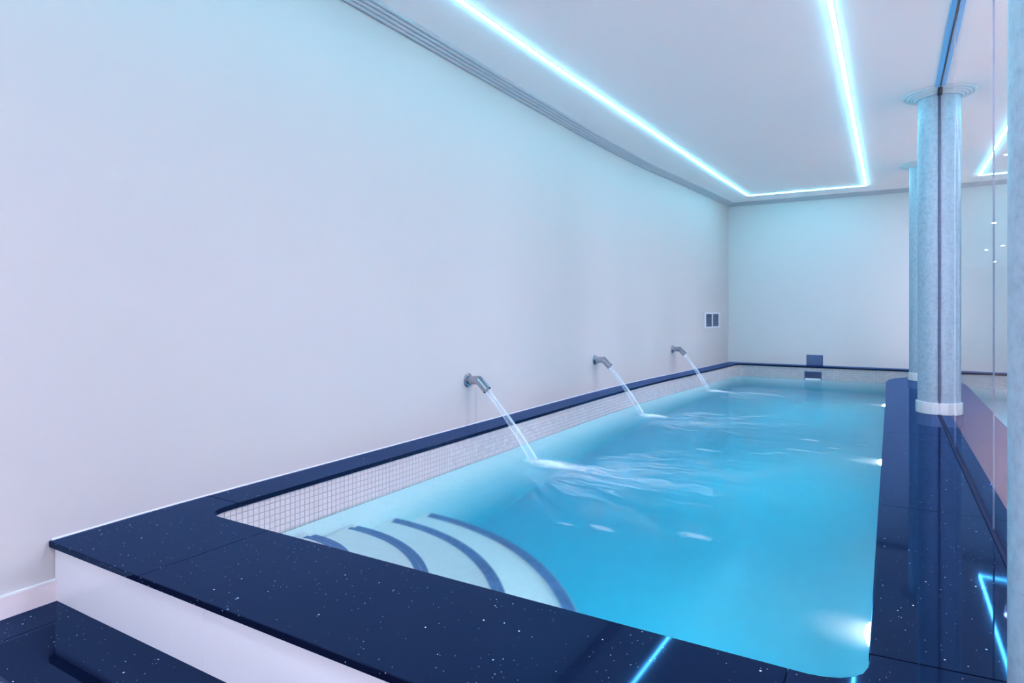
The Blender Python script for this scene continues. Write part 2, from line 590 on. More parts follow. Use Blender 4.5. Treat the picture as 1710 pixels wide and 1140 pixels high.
# --- room shell
ys = frange(-3.6, 9.96, 90)
left_path = [(wall_x(y), y) for y in ys]
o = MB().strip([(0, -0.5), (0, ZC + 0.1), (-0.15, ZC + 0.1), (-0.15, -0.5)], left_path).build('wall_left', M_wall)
shade_auto(o); tag(o, 'long white plastered wall above the pool on the left', 'wall', kind='structure')
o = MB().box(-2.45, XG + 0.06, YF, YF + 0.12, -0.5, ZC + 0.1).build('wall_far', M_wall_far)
tag(o, 'pale blue-white end wall behind the far edge of the pool', 'wall', kind='structure')
o = MB().box(-2.6, 4.2, -3.6, 28.2, ZC, ZC + 0.1).build('ceiling', M_ceiling)
tag(o, 'smooth white ceiling with the light line set in it', 'ceiling', kind='structure')
o = MB().box(-2.6, 4.2, -3.72, -3.6, -0.5, ZC).build('wall_near', M_wall)
tag(o, 'warm white wall behind the viewpoint', 'wall', kind='structure')
o = MB().box(4.1, 4.2, -3.6, 28.2, -0.5, ZC).build('wall_right', M_hall_wall)
tag(o, 'warm white wall of the hall beyond the glass', 'wall', kind='structure')
o = MB().box(XG + 0.06, 4.2, 28.1, 28.2, -0.5, ZC).build('wall_hall_end', M_hall_wall)
tag(o, 'distant end wall of the hall beyond the glass', 'wall', kind='structure')
o = MB().box(XG - 0.06, XG + 0.06, YF + 0.12, 28.1, -0.5, ZC).build('wall_hall_side', M_hall_wall)
tag(o, 'side wall of the hall past the end of the pool', 'wall', kind='structure')
o = MB().box(0.34, 4.2, -3.6, 28.2, -0.5, -0.4).build('floor', M_hall_floor)
tag(o, 'warm beige stone floor of the hall seen through the glass', 'floor', kind='structure')
o = MB().box(-2.6, 0.34, -3.6, 1.06, -0.5, -0.4).build('floor_near', mat('pale_grey_stone_floor', (0.46, 0.50, 0.56, 1), 0.35))
tag(o, 'pale grey stone floor in front of the black step', 'floor', kind='structure')

# --- cornices (stepped plaster moulding): offset from the wall, z
Z0 = 2.336
prof = [(0.0, ZC + 0.004), (0.0, Z0)]
def beads(xa, za, xb, zb, n, bulge=0.75, seg=7):
    """n half-round beads in a row from (xa, za) to (xb, zb), bulging down and outwards"""
    out = []
    for i in range(n):
        x0, z0 = xa + (xb - xa) * i / n, za + (zb - za) * i / n
        x1, z1 = xa + (xb - xa) * (i + 1) / n, za + (zb - za) * (i + 1) / n
        mx_, mz_ = (x0 + x1) / 2, (z0 + z1) / 2
        hx, hz = (x1 - x0) / 2, (z1 - z0) / 2
        ln = math.hypot(hx, hz)
        nx, nz = hz / ln, -hx / ln
        for k in range(seg + 1):
            t = math.pi * k / seg
            out.append((mx_ - hx * math.cos(t) + nx * ln * bulge * math.sin(t), mz_ - hz * math.cos(t) + nz * ln * bulge * math.sin(t)))
    return out
prof += beads(0.002, Z0 + 0.008, 0.108, ZC, 4)
prof += [(0.110, ZC + 0.004)]
corn_path = [(wall_x(y), y) for y in frange(-3.6, YF, 80)]
o = MB().strip(prof, corn_path).build('trim_1', M_trim)
shade_auto(o, 0.5); tag(o, 'stepped plaster cornice along the top of the long wall', 'cornice', kind='structure')
o = MB().strip(prof, [(-2.12, YF), (XG, YF)]).build('trim_2', M_trim)
shade_auto(o, 0.5); tag(o, 'stepped plaster cornice along the top of the end wall', 'cornice', kind='structure')

# --- white sealant line where the long wall meets the granite
o = MB().strip([(-0.002, 0.0), (-0.002, 0.006), (0.002, 0.004), (0.004, 0.0)], [(wall_x(y), y) for y in frange(1.0, YF - 0.005, 70)]).build('trim_3', mat('white_sealant', (0.58, 0.58, 0.60, 1), 0.6))
tag(o, 'thin white sealant line where the long wall meets the granite', 'sealant', kind='structure')
# --- skirting beside the step
bp = [(wall_x(y), y) for y in frange(-3.6, 1.012, 30)]
o = MB().strip([(0.0, -0.4), (0.0, -0.132), (0.012, -0.132), (0.012, -0.4)], bp).build('baseboard_left', mat('pinkish_skirting_tile', (0.74, 0.68, 0.68, 1), 0.35))
tag(o, 'pinkish tile skirting low on the long wall beside the black step', 'baseboard', kind='structure')
t = MB().strip([(0.0, -0.134), (0.0, -0.128), (0.014, -0.128), (0.014, -0.134)], bp).build('top_edge', M_white_plastic, o)

# ------------------------------------------------------------------ pool shell
OV = 0.016                                        # the coping overhangs the lining by this much
def in_x(y):  return wall_x(y) + 0.195            # inner edge of the left coping
YN, XR, YFI = 1.432, -0.042, 9.625                # inner coping edges: near, right, far
DEPTH = -1.40
lining_left = []
r0 = 0.085
cx, cy = in_x(1.6) - OV + r0 + 0.02, YN - OV + r0 + 0.02
# near-left rounded corner, then along the left wall, then the far-left corner and the far wall
r_n = 0.105
x_in = in_x(1.55) - OV
lining_path = arc(x_in + r_n, YN - OV + r_n, r_n, 250, 180, 9)
lining_path += [(in_x(y) - OV, y) for y in frange(YN - OV + r_n + 0.02, YFI + OV - 0.13, 70)]
xc = in_x(YFI) - OV
r_f = 0.10
corner = arc(xc + r_f + 0.004, YFI + OV - r_f, r_f, 176, 90, 9)
n_left = len(lining_path)
path_left = lining_path + corner[:5]
path_far = corner[4:] + [(x, YFI + OV) for x in frange(xc + r_f + 0.05, XG + 0.03, 12)]

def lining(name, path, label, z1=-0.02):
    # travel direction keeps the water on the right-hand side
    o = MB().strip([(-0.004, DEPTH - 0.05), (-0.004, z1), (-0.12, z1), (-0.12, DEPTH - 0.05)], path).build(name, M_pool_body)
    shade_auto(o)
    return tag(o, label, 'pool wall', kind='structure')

# ring of side walls
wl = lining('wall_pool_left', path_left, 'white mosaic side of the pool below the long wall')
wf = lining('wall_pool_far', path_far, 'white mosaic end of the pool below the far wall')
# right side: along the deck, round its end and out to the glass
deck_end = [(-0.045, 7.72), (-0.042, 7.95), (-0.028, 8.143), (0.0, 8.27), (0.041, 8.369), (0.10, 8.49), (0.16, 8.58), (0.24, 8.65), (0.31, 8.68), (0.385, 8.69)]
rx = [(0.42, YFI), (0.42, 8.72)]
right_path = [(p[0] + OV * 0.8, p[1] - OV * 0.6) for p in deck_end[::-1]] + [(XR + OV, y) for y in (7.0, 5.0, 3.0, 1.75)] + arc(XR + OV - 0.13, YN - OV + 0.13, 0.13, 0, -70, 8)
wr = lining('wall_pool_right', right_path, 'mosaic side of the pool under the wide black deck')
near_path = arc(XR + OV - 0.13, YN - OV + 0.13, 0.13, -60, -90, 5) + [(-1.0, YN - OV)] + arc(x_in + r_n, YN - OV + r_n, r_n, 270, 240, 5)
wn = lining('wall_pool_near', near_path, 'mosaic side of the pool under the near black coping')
o = MB().box(-2.5, 0.45, 1.30, 9.80, DEPTH - 0.08, DEPTH).build('pool_floor', M_floor_blue)
tag(o, 'turquoise mosaic bottom of the pool under the deep water', 'pool floor', kind='structure')

# --- mosaic tiles above and just below the waterline
PITCH, TILE, TH = 0.0262, 0.0243, 0.004
def tiles_on(path, rows):
    pts = [Vector(p) for p in path]
    out, s, nxt = [], 0.0, PITCH / 2
    for a, b in zip(pts[:-1], pts[1:]):
        d = (b - a).length
        while nxt <= s + d:
            q = a + (b - a) * ((nxt - s) / d)
            t = (b - a).normalized()
            for r in range(rows):
                out.append((q.x, q.y, -0.022 - PITCH * (r + 0.5), math.atan2(t.y, t.x), r))
            nxt += PITCH
        s += d
    return out

tb = MB()
h, c_ = TILE / 2, 0.0012
v = [(-h, 0, -h), (h, 0, -h), (h, 0, h), (-h, 0, h), (-h, -TH + c_, -h), (h, -TH + c_, -h), (h, -TH + c_, h), (-h, -TH + c_, h),
     (-h + c_, -TH, -h + c_), (h - c_, -TH, -h + c_), (h - c_, -TH, h - c_), (-h + c_, -TH, h - c_)]
f = [(8, 9, 10, 11), (4, 5, 9, 8), (5, 6, 10, 9), (6, 7, 11, 10), (7, 4, 8, 11), (0, 1, 5, 4), (1, 2, 6, 5), (2, 3, 7, 6), (3, 0, 4, 7)]
tb.add(v, f)
tile_me = tb.mesh('mosaic_tile', fix=False); tile_me.materials.append(M_tile)

def put_tiles(path, rows, parent, singles):
    # grout bed
    tl = tiles_on(path, rows)
    def visible(q):
        return q[2] > WATER_Z + 0.01 and q[2] - h > 0.75 - 0.75 * q[1] / (YN - 0.004)
    cand = sorted([q for q in tl if visible(q)], key=lambda q: q[0] ** 2 + q[1] ** 2)[:singles]
    chosen = set(id(q) for q in cand)
    for q in cand:
        t = bpy.data.objects.new('tile', tile_me)
        C.objects.link(t); t.parent = parent
        t.location = (q[0], q[1], q[2]); t.rotation_euler = (0, 0, q[3])
    mb = MB()
    for q in tl:
        if id(q) in chosen: continue
        ca, sa = math.cos(q[3]), math.sin(q[3])
        mb.add([(q[0] + a * ca - b * sa, q[1] + a * sa + b * ca, q[2] + z) for a, b, z in v], f)
    ms = mb.build('mosaic', M_tile, parent, fix=False)
    tag(ms, 'rows of small white mosaic tiles', kind='stuff')
    gb = MB().strip([(0.0, -0.022 - PITCH * rows), (0.0, -0.021), (-0.005, -0.021), (-0.005, -0.022 - PITCH * rows)], path).build('grout_bed', M_grout, parent)
    return ms
put_tiles(path_left, 7, wl, 300)
put_tiles(path_far, 7, wf, 0)

# --- curved entry steps in the near-left corner with navy edging tiles
SX, SY = -2.135, 1.43
STEPS = [(-0.304, 0.50), (-0.459, 0.79), (-0.616, 1.085), (-0.773, 1.365)]
STEP_WORDS = ['smallest and shallowest', 'second', 'third', 'widest and deepest']
bt = MB()
w2, l2 = 0.0125, 0.0125
bt.box(-l2, l2, -w2, w2, -0.003, 0.003)
blue_me = bt.mesh('navy_tile', bevel=0.0012, segs=1); blue_me.materials.append(M_tile_blue)
for i, (z, R) in enumerate(STEPS):
    pts = [(-2.30, 1.36), (SX, 1.36)] if False else []
    ar = arc(SX, SY, R, -6, 96, 40)
    pts = [(-2.32, 1.34)] + [(ar[0][0], 1.34)] + ar + [(-2.32, ar[-1][1])]
    z0 = DEPTH - 0.02
    st = MB().prism(pts, z0, z).build('pool_step', M_lining)
    tag(st, f'{STEP_WORDS[i]} of the four curved pale steps, edged with navy tiles, under the water', 'pool step', 'curved pool entry steps', 'structure')
    rest = MB()
    for row in range(2):
        rr = R - 0.016 - row * 0.0265
        n = int(math.radians(100) * rr / 0.0265)
        for k in range(n):
            a = math.radians(-4) + (k + 0.5) * 0.0265 / rr
            x, y = SX + rr * math.cos(a), SY + rr * math.sin(a)
            if x < x_in + 0.02 or y < YN: continue
            if i < 2:
                t = bpy.data.objects.new('edging_tile', blue_me)
                C.objects.link(t); t.parent = st
                t.location = (x, y, z + 0.003); t.rotation_euler = (0, 0, a)
            else:
                ca, sa = math.cos(a), math.sin(a)
                rest.add([(x + p[0] * ca - p[1] * sa, y + p[0] * sa + p[1] * ca, z + 0.003 + p[2]) for p in bt.v], bt.f)
    # riser face row of navy tiles
    if rest.v:
        tag(rest.build('edging', M_tile_blue, st), 'navy mosaic edging', kind='stuff')

# --- water body
wp = [(-2.235, 1.405), (0.0, 1.405), (0.0, 7.7), (0.01, 8.15), (0.07, 8.38), (0.19, 8.62), (0.30, 8.70), (0.40, 8.72), (0.40, YFI + OV + 0.012)]
wp += [(in_x(y) - OV - 0.014, y) for y in frange(YFI + OV + 0.012, 1.45, 40)]
o = MB().prism(wp, DEPTH - 0.03, WATER_Z).build('water', M_water)
tag(o, 'clear turquoise pool water with a softly rippled surface', 'water', kind='structure')

# ------------------------------------------------------------------ granite coping and deck
GAP = 0.0006
cop = empty('pool_coping', (-1.2, 1.0, 0))
tag(cop, 'black sparkling granite slabs edging the pool and paving its right deck', 'coping', kind='structure')
def slab(pts, name='slab'):
    loc = Vector((-1.2, 1.0, 0))
    o = MB().prism([(x - loc.x, y - loc.y) for x, y in pts], -0.020, 0.0).build(name, M_granite, cop, bevel=0.0018, segs=2)
    return o
FY = 0.992
nl = arc(in_x(1.55) + 0.09, YN + 0.09, 0.09, 180, 270, 9)
slab([(wall_x(FY) - 0.0, FY), (-1.836 - GAP, FY), (-1.836 - GAP, YN)] + nl[::-1] + [(in_x(1.573), 1.573 - GAP), (wall_x(1.573) - 0.02, 1.573 - GAP), (wall_x(1.25) - 0.02, 1.25), (wall_x(1.1) - 0.02, 1.1)])
slab([(-1.836 + GAP, FY), (-0.186 - GAP, FY), (-0.186 - GAP, YN + 0.008), (-0.6, YN + 0.006), (-1.836 + GAP, YN)])
nr = [(-0.15, 1.440), (-0.118, 1.446), (-0.09, 1.458), (-0.066, 1.477), (-0.050, 1.500), (-0.042, 1.53), (-0.039, 1.57)]
slab([(-0.186 + GAP, FY), (0.377, FY), (0.377, 1.628 - GAP), (-0.039, 1.592 - GAP)] + nr[::-1] + [(-0.186 + GAP, YN + 0.008)])
js = [1.60, 2.855, 4.60, 6.35]
for a, b in zip(js[:-1], js[1:]):
    k = 0.03 if a == 1.60 else 0.012
    slab([(XR, a - 0.006 + GAP if a == 1.60 else a - 0.006 + GAP), (0.377, a + k + GAP), (0.377, b + 0.012 - GAP), (XR, b - 0.006 - GAP)])
slab([(XR, 6.344 + GAP), (0.377, 6.362 + GAP)] + [(0.377, 8.69)] + deck_end[::-1][1:] )
jl = [1.573, 3.25, 4.90, 6.55, 8.20]
for a, b in zip(jl[:-1], jl[1:]):
    yy = frange(a + GAP, b - GAP, 12)
    slab([(in_x(y), y) for y in yy] + [(wall_x(y) - 0.02, y) for y in yy[::-1]])
yy = frange(8.20 + GAP, YFI - 0.10, 8)
xe = in_x(YFI)
slab([(in_x(y), y) for y in yy] + arc(xe + 0.10, YFI - 0.10, 0.10, 176, 90, 8) + [(-1.50 - GAP, YFI), (-1.50 - GAP, YF + 0.02)]
     + [(wall_x(y) - 0.02, y) for y in frange(YF + 0.02, 8.20 + GAP, 8)])
slab([(-1.50 + GAP, YFI), (-0.35 - GAP, YFI), (-0.35 - GAP, YF + 0.02), (-1.50 + GAP, YF + 0.02)])
slab([(-0.35 + GAP, YFI), (0.45, YFI), (0.45, YF + 0.02), (-0.35 + GAP, YF + 0.02)])

# base masonry under the right deck and its hall side
o = MB().prism([(0.02, 1.03), (0.36, 1.03), (0.36, 9.86), (0.30, 9.86), (0.30, 8.6), (0.12, 8.3), (0.09, 1.6), (0.02, 1.6)], -0.4, -0.0205).build('wall_deck_base', M_hall_wall)
tag(o, 'low wall carrying the black deck and the glass', 'wall', kind='structure')

# --- front riser panels, step and lower riser
rz = empty('wall_riser', (-1.0, 1.01, -0.2)); tag(rz, 'glossy white riser below the near black coping', 'riser', kind='structure')
M_riser = mat('glossy_white_riser', (0.77, 0.81, 0.83, 1), 0.12)
for a, b in ((-2.368, -1.562), (-1.562, -0.56), (-0.56, 0.36)):
    MB().box(a + 1.0 + 0.0006, b + 1.0 - 0.0006, 0.0, 0.02, 0.0, 0.1795).build('riser_panel', M_riser, rz, bevel=0.0006, segs=1)
stp = empty('entry_step', (-1.0, 0.727, -0.2)); tag(stp, 'polished black granite step below the white riser', 'step', kind='structure')
MB().prism([(-1.368, 0.0), (1.45, 0.0), (1.45, 0.30), (-1.368, 0.30)], -0.02, 0.0).build('tread', M_granite_step, stp, bevel=0.0018)
MB().box(-1.36, 1.44, 0.018, 0.283, -0.2, -0.0205).build('step_base', M_riser, stp)

# ------------------------------------------------------------------ pillars
def pillar(y, label):
    root = empty('pillar', (XG, y, 0.0))
    tag(root, label, 'pillar', 'round concrete pillars along the glass', 'structure')
    r, R = 0.132, 0.145
    sh = MB().lathe([(r, 0.0), (r, 0.5), (r, 1.2), (r, 1.9), (r, ZC)], 64).build('shaft', M_pillar, root, smooth=True)
    # capital: stacked plaster rings
    prof = [(r - 0.002, Z0 + 0.004)] + beads(r + 0.001, Z0 + 0.008, r + 0.095, ZC - 0.001, 4)
    cp = MB().lathe(prof, 64).build('capital', M_capital, root); shade_auto(cp, 0.5)
    # skirting: flat little tiles round the foot
    n = 16
    for k in range(n):
        a0, a1 = 2 * math.pi * (k + 0.012) / n, 2 * math.pi * (k + 0.988) / n
        ri = r - 0.004
        q = [(R * math.cos(a0), R * math.sin(a0)), (R * math.cos(a1), R * math.sin(a1)), (ri * math.cos(a1), ri * math.sin(a1)), (ri * math.cos(a0), ri * math.sin(a0))]
        MB().prism(q, 0.0, 0.086).build('skirting_tile', M_base_ring, root, bevel=0.003, segs=2)
    return root
pillar(1.36, 'large speckled concrete pillar cropped by the right edge of the photo')
pillar(5.68, 'speckled concrete pillar standing where the dark vertical sealant line runs')
pillar(8.28, 'farthest concrete pillar, half hidden behind the pillar in front of it')

# ------------------------------------------------------------------ glass screen
def glass(y0, y1, label, z0=0.0, turn=0.0, sealed=True):
    root = empty('glass_screen', (XG, (y0 + y1) / 2, z0), math.radians(turn))
    tag(root, label, 'glass panel', 'frameless glass panels along the deck')
    hl = (y1 - y0) / 2 - 0.0012
    MB().box(0.0, 0.010, -hl, hl, 0.0, ZC - z0).build('pane', M_glass, root)
    return root
glass(1.492, 2.716, 'narrow glass panel between the cropped pillar and the next glass joint')
glass(2.716, 4.263, 'middle glass panel standing between two thin vertical joints', turn=-0.10)
glass(4.263, 5.548, 'glass panel that meets the sealed pillar, mirroring its shaft')
glass(5.812, 8.148, 'glass panel hidden between the two farther pillars')
glass(8.412, 9.858, 'last glass panel over the water near the end wall', z0=-0.19)
# joints, channels and sealant
for y, lab in ((2.716, 'thin vertical silicone joint in the glass close to the cropped pillar'), (4.263, 'thin vertical silicone joint in the glass beside the sealed pillar')):
    o = MB().box(XG - (0.0026 if y < 4 else 0.0012), XG - 0.0002, y - 0.001, y + 0.001, 0.0, ZC).build('glass_joint', M_joint)
    tag(o, lab, 'sealant joint', 'silicone joints between glass panels')
o = MB().box(XG - 0.013, XG - 0.0005, 1.492, 5.536, 0.0, 0.004).build('bottom_channel', mat('dark_blue_channel', (0.003, 0.010, 0.045, 1), 0.6, spec=0.05), bevel=0.001)
tag(o, 'dark blue channel holding the foot of the glass on the deck', 'channel')
o = MB().box(XG - 0.030, XG - 0.004, 1.48, 5.46, ZC - 0.012, ZC).build('top_channel', M_channel, bevel=0.002)
tag(o, 'bright blue channel holding the top of the glass at the ceiling', 'channel')
e2 = MB().box(XG - 0.004, XG - 0.0003, 1.48, 5.46, ZC - 0.014, ZC).build('dark_edge', M_dark, o)
o = MB().box(XG - 0.007, XG - 0.0005, 5.538, 5.551, 0.0, ZC - 0.04).build('pillar_sealant', M_seal, bevel=0.002)
tag(o, 'dark sealant line running up the pillar where the glass meets it', 'sealant')
e3 = MB().box(XG - 0.014, XG - 0.0005, 5.46, 5.545, ZC - 0.05, ZC - 0.001).build('black_gap_filler', M_dark, o)

# ------------------------------------------------------------------ light line in the ceiling
led = empty('led_light_line', (-1.0, 5.0, ZC)); tag(led, 'glowing white rectangular light line set into the ceiling', 'led light')
LW = 0.011
ll = [(-1.928, -0.6), (-1.928, 2.6), (-1.912, 3.6), (-1.883, 4.4), (-1.832, 6.0), (-1.774, 7.77), (-1.713, 9.23)]
def led_seg(path):
    pp = [(x + 1.0, y - 5.0) for x, y in path]
    d = MB().strip([(-LW, -0.007), (-LW, 0.001), (LW, 0.001), (LW, -0.007), (LW * 0.5, -0.011), (-LW * 0.5, -0.011)], pp).build('diffuser', M_led, led)
    MB().strip([(-LW - 0.003, -0.0035), (-LW - 0.003, 0.001), (-LW, 0.001), (-LW, -0.0035)], pp).build('profile_edge', M_aluminium, led)
    MB().strip([(LW, -0.0035), (LW, 0.001), (LW + 0.003, 0.001), (LW + 0.003, -0.0035)], pp).build('profile_edge', M_aluminium, led)
led_seg(ll)
led_seg([(-1.713 + LW, 9.235), (-0.274 + LW, 9.265)])
led_seg([(-0.274, 9.25), (-0.274, -0.6)])
led_seg([(-0.274 - LW, -0.6), (-1.928 + LW, -0.6)])

# hall downlights: the first few are seen, the rest added unseen for fill
DL = [(1.02, 8.22), (1.61, 14.4), (2.35, 19.4), (2.13, 20.5), (2.87, 25.5), (1.2, 6.0), (1.2, 4.0), (1.2, 2.0), (1.2, 0.0), (1.2, -2.0), (-1.0, -2.2), (2.6, 11.0), (2.8, 5.0), (2.4, 9.0), (2.0, 7.4), (2.9, 2.5)]
DLW = ['small warm downlight reflected highest beside the cropped pillar', 'upper warm dot of light seen through the glass by the joint', 'warm dot of light seen through the glass next to the cropped pillar',
       'warm dot of light seen through the glass left of the joint', 'lowest warm dot of light seen through the glass at the joint']
for i, (x, y) in enumerate(DL):
    root = empty('downlight', (x, y, ZC))
    tag(root, DLW[i] if i < 5 else 'added ceiling downlight out of view, giving fill light', 'downlight', 'warm downlights in the hall ceiling')
    big = 0.016 if i == 0 else 0.035 if i < 5 else 0.085
    MB().lathe([(big, -0.001), (big + 0.018, -0.004), (big + 0.020, 0.0)], 24).build('ring', M_aluminium, root)
    MB().lathe([(0.0005, -0.003), (big, -0.003)], 24).build('lens', M_down, root)

# ------------------------------------------------------------------ water spouts and jets
def spout(y, label, jlabel, flabel, hit):
    x0 = wall_x(y)
    ang = math.atan2(wall_x(y + 0.05) - wall_x(y - 0.05), 0.1)
    root = empty('water_spout', (x0, y, 0.300)); tag(root, label, 'spout', 'steel spouts on the long wall')
    fl = MB().lathe([(0.0, 0.0), (0.047, 0.0), (0.047, 0.006), (0.044, 0.010), (0.032, 0.012), (0.029, 0.012)], 40)
    fo = fl.build('flange', M_steel, root); shade_auto(fo); fo.rotation_euler = (0, math.pi / 2, 0)
    R = 0.029
    po = MB().tube([(0.004, 0, 0), (0.090, 0, 0.004)], R, 32, cap=False).build('pipe', M_steel, root, smooth=True)
    # nozzle: mitred 45 degree section, open end with a wall thickness
    e = Vector((0.090, 0, 0.004)); d = Vector((math.cos(math.radians(-44)), 0, math.sin(math.radians(-44))))
    seg = 32
    mb = MB()
    n0 = (Vector((1, 0, 0)) + d).normalized()
    def ring(c, dirv, rad, nrm):
        u = Vector((0, 1, 0)); w = dirv.cross(u)
        out = []
        for j in range(seg):
            a = 2 * math.pi * j / seg
            q = c + (u * math.cos(a) + w * math.sin(a)) * rad
            k = (c - q).dot(nrm) / dirv.dot(nrm)
            out.append(q + dirv * k)
        return out
    end = e + d * 0.088
    rings = [ring(e, d, R, n0), ring(end, d, R, d), ring(end, d, R - 0.003, d), ring(end - d * 0.07, d, R - 0.003, d)]
    vv = [q for rg in rings for q in rg]
    ff = []
    for i in range(3):
        for j in range(seg):
            j2 = (j + 1) % seg
            ff.append((i * seg + j, i * seg + j2, (i + 1) * seg + j2, (i + 1) * seg + j))
    ff.append(tuple(3 * seg + j for j in range(seg)))
    mb.add(vv, ff)
    no = mb.build('nozzle', M_steel, root); shade_auto(no, 0.7)
    # join pipe to the mitre
    vv = ring(Vector((0.088, 0, 0.004)), Vector((1, 0, 0)), R, Vector((1, 0, 0))) + ring(e, Vector((1, 0, 0)), R, n0)
    MB().add(vv, [(j, (j + 1) % seg, seg + (j + 1) % seg, seg + j) for j in range(seg)]).build('elbow', M_steel, root, smooth=True)
    # --- the jet
    start = Vector((x0, y, 0.300)) + e + d * 0.045
    jet = empty('water_jet', tuple(start)); tag(jet, jlabel, 'water jet', 'jets falling from the spouts')
    tgt = Vector((hit[0], hit[1], WATER_Z - 0.01)) - start
    def curve(off0, off1, n=16):
        # parabola leaving along the nozzle
        pts = []
        for i in range(n):
            t = i / (n - 1)
            p = Vector((tgt.x * t, tgt.y * t, tgt.z * (0.82 * t + 0.18 * t * t)))
            pts.append(p + off0 * (1 - t) + off1 * t)
        return pts
    rnd = random.Random(int(y * 100))
    MB().tube(curve(Vector((0, 0, 0)), Vector((0, 0, 0))), [0.018 + 0.006 * i / 15 for i in range(16)], 14).build('sheet', M_jet_soft, jet, smooth=True)
    for k, (oy, ox, rad) in enumerate(((-0.012, -0.010, 0.0055), (0.010, 0.004, 0.006), (0.0, 0.012, 0.005), (0.016, -0.004, 0.004))):
        a = Vector((ox * 0.5, oy * 0.8, ox * 0.5)); b = Vector((ox * 2.0, oy * 2.2, 0))
        MB().tube(curve(a, b), [rad * (0.9 + 0.35 * math.sin(i * 0.7 + k)) for i in range(16)], 10).build('strand', M_jet, jet, smooth=True)
    # --- foam where it lands
    fo = empty('splash_foam', (hit[0], hit[1], WATER_Z))
    tag(fo, flabel, 'foam', 'foam patches below the spouts')
    rg = random.Random(int(y * 10))
    nx_, ny_ = 64, 56
    vv = []
    for i in range(nx_ + 1):
        for j in range(ny_ + 1):
            fx = -0.24 + 1.99 * (i / nx_) ** 1.3
            fy = 1.0 * (2 * j / ny_ - 1)
            hgt = 0.004 + 0.016 * math.exp(-((fx - 0.05) / 0.12) ** 2 - (fy / 0.07) ** 2) * (0.7 + 0.6 * rg.random())
            vv.append((fx, fy, hgt))
    ff = [(i * (ny_ + 1) + j, (i + 1) * (ny_ + 1) + j, (i + 1) * (ny_ + 1) + j + 1, i * (ny_ + 1) + j + 1) for i in range(nx_) for j in range(ny_)]
    MB().add(vv, ff).build('foam_film', M_foam, fo, smooth=True, fix=False)

M_jet_soft = mat('soft_streaming_water', (0.76, 0.90, 1.0, 1), 0.7, spec=0.1)
P(M_jet_soft).inputs['Alpha'].default_value = 0.12
spout(3.434, 'largest and nearest steel wall spout, bent downward', 'longest jet of water falling from the nearest spout', 'white foam patch where the nearest jet strikes the water', HITS[0])
spout(5.512, 'middle steel wall spout, bent downward', 'jet of water falling from the middle spout', 'white foam patch where the middle jet strikes the water', HITS[1])
spout(7.577, 'smallest steel wall spout, nearest the air vent', 'thin jet of water falling from the spout by the vent', 'white foam patch where the farthest jet strikes the water', HITS[2])

# ------------------------------------------------------------------ air vent on the long wall
yv = 9.05
xv = wall_x(yv)
dirv = Vector((wall_x(yv + 0.3) - wall_x(yv - 0.3), 0.6, 0)).normalized()
vent = empty('air_vent', (xv, yv, 0.637), math.atan2(dirv.y, dirv.x) - math.pi / 2)
tag(vent, 'square white air vent with dark louvres near the corner of the wall', 'air vent')
W2, H2, fr = 0.335, 0.108, 0.020
fb = MB()
fb.box(0.0, 0.014, -W2, W2, H2 - fr, H2).box(0.0, 0.014, -W2, W2, -H2, -H2 + fr)
fb.box(0.0, 0.014, -W2, -W2 + 0.055, -H2 + fr, H2 - fr).box(0.0, 0.014, W2 - 0.055, W2, -H2 + fr, H2 - fr)
fb.build('frame', M_vent_frame, vent)
MB().box(0.0, 0.013, -0.018, 0.018, -H2 + fr, H2 - fr).build('mullion', M_vent_frame, vent)
MB().box(-0.002, 0.002, -W2 + 0.02, W2 - 0.02, -H2 + 0.01, H2 - 0.01).build('duct_back', M_vent_dark, vent)
sm = MB().add([(0.002, -0.128, 0.004), (0.002, 0.128, 0.004), (0.012, 0.128, -0.004), (0.012, -0.128, -0.004),
               (0.002, -0.128, 0.006), (0.002, 0.128, 0.006), (0.012, 0.128, -0.002), (0.012, -0.128, -0.002)],
              [(0, 1, 2, 3), (7, 6, 5, 4), (0, 4, 5, 1), (2, 6, 7, 3), (1, 5, 6, 2), (3, 7, 4, 0)]).mesh('slat')
sm.materials.append(M_slat)
for sgn in (-1, 1):
    for k in range(9):
        s_ = bpy.data.objects.new('slat', sm); C.objects.link(s_); s_.parent = vent
        s_.location = (0, sgn * 0.149, -0.080 + 0.020 * k)

# ------------------------------------------------------------------ skimmer at the far end
sk = empty('skimmer', (-0.926, YFI, 0.0)); tag(sk, 'steel skimmer plate and dark intake in the middle of the far pool edge', 'skimmer')
MB().box(-0.106, 0.106, YF - YFI - 0.006, YF - YFI - 0.0005, 0.001, 0.146).build('cover_plate', M_steel_soft, sk, bevel=0.002)
yo = OV - 0.010
fb = MB()
fb.box(-0.108, -0.099, yo - 0.006, yo + 0.010, -0.200, -0.070).box(0.099, 0.108, yo - 0.006, yo + 0.010, -0.200, -0.070)
fb.box(-0.099, 0.099, yo - 0.006, yo + 0.010, -0.079, -0.070)
fb.build('intake_frame', M_steel_soft, sk)
MB().box(-0.099, 0.099, yo + 0.001, yo + 0.004, -0.20, -0.079).build('intake_back', mat('dark_intake', (0.03, 0.045, 0.11, 1), 0.3), sk)
MB().box(-0.095, 0.095, yo - 0.010, yo + 0.0, -0.198, -0.166).build('weir_flap', M_white_plastic, sk, bevel=0.002)

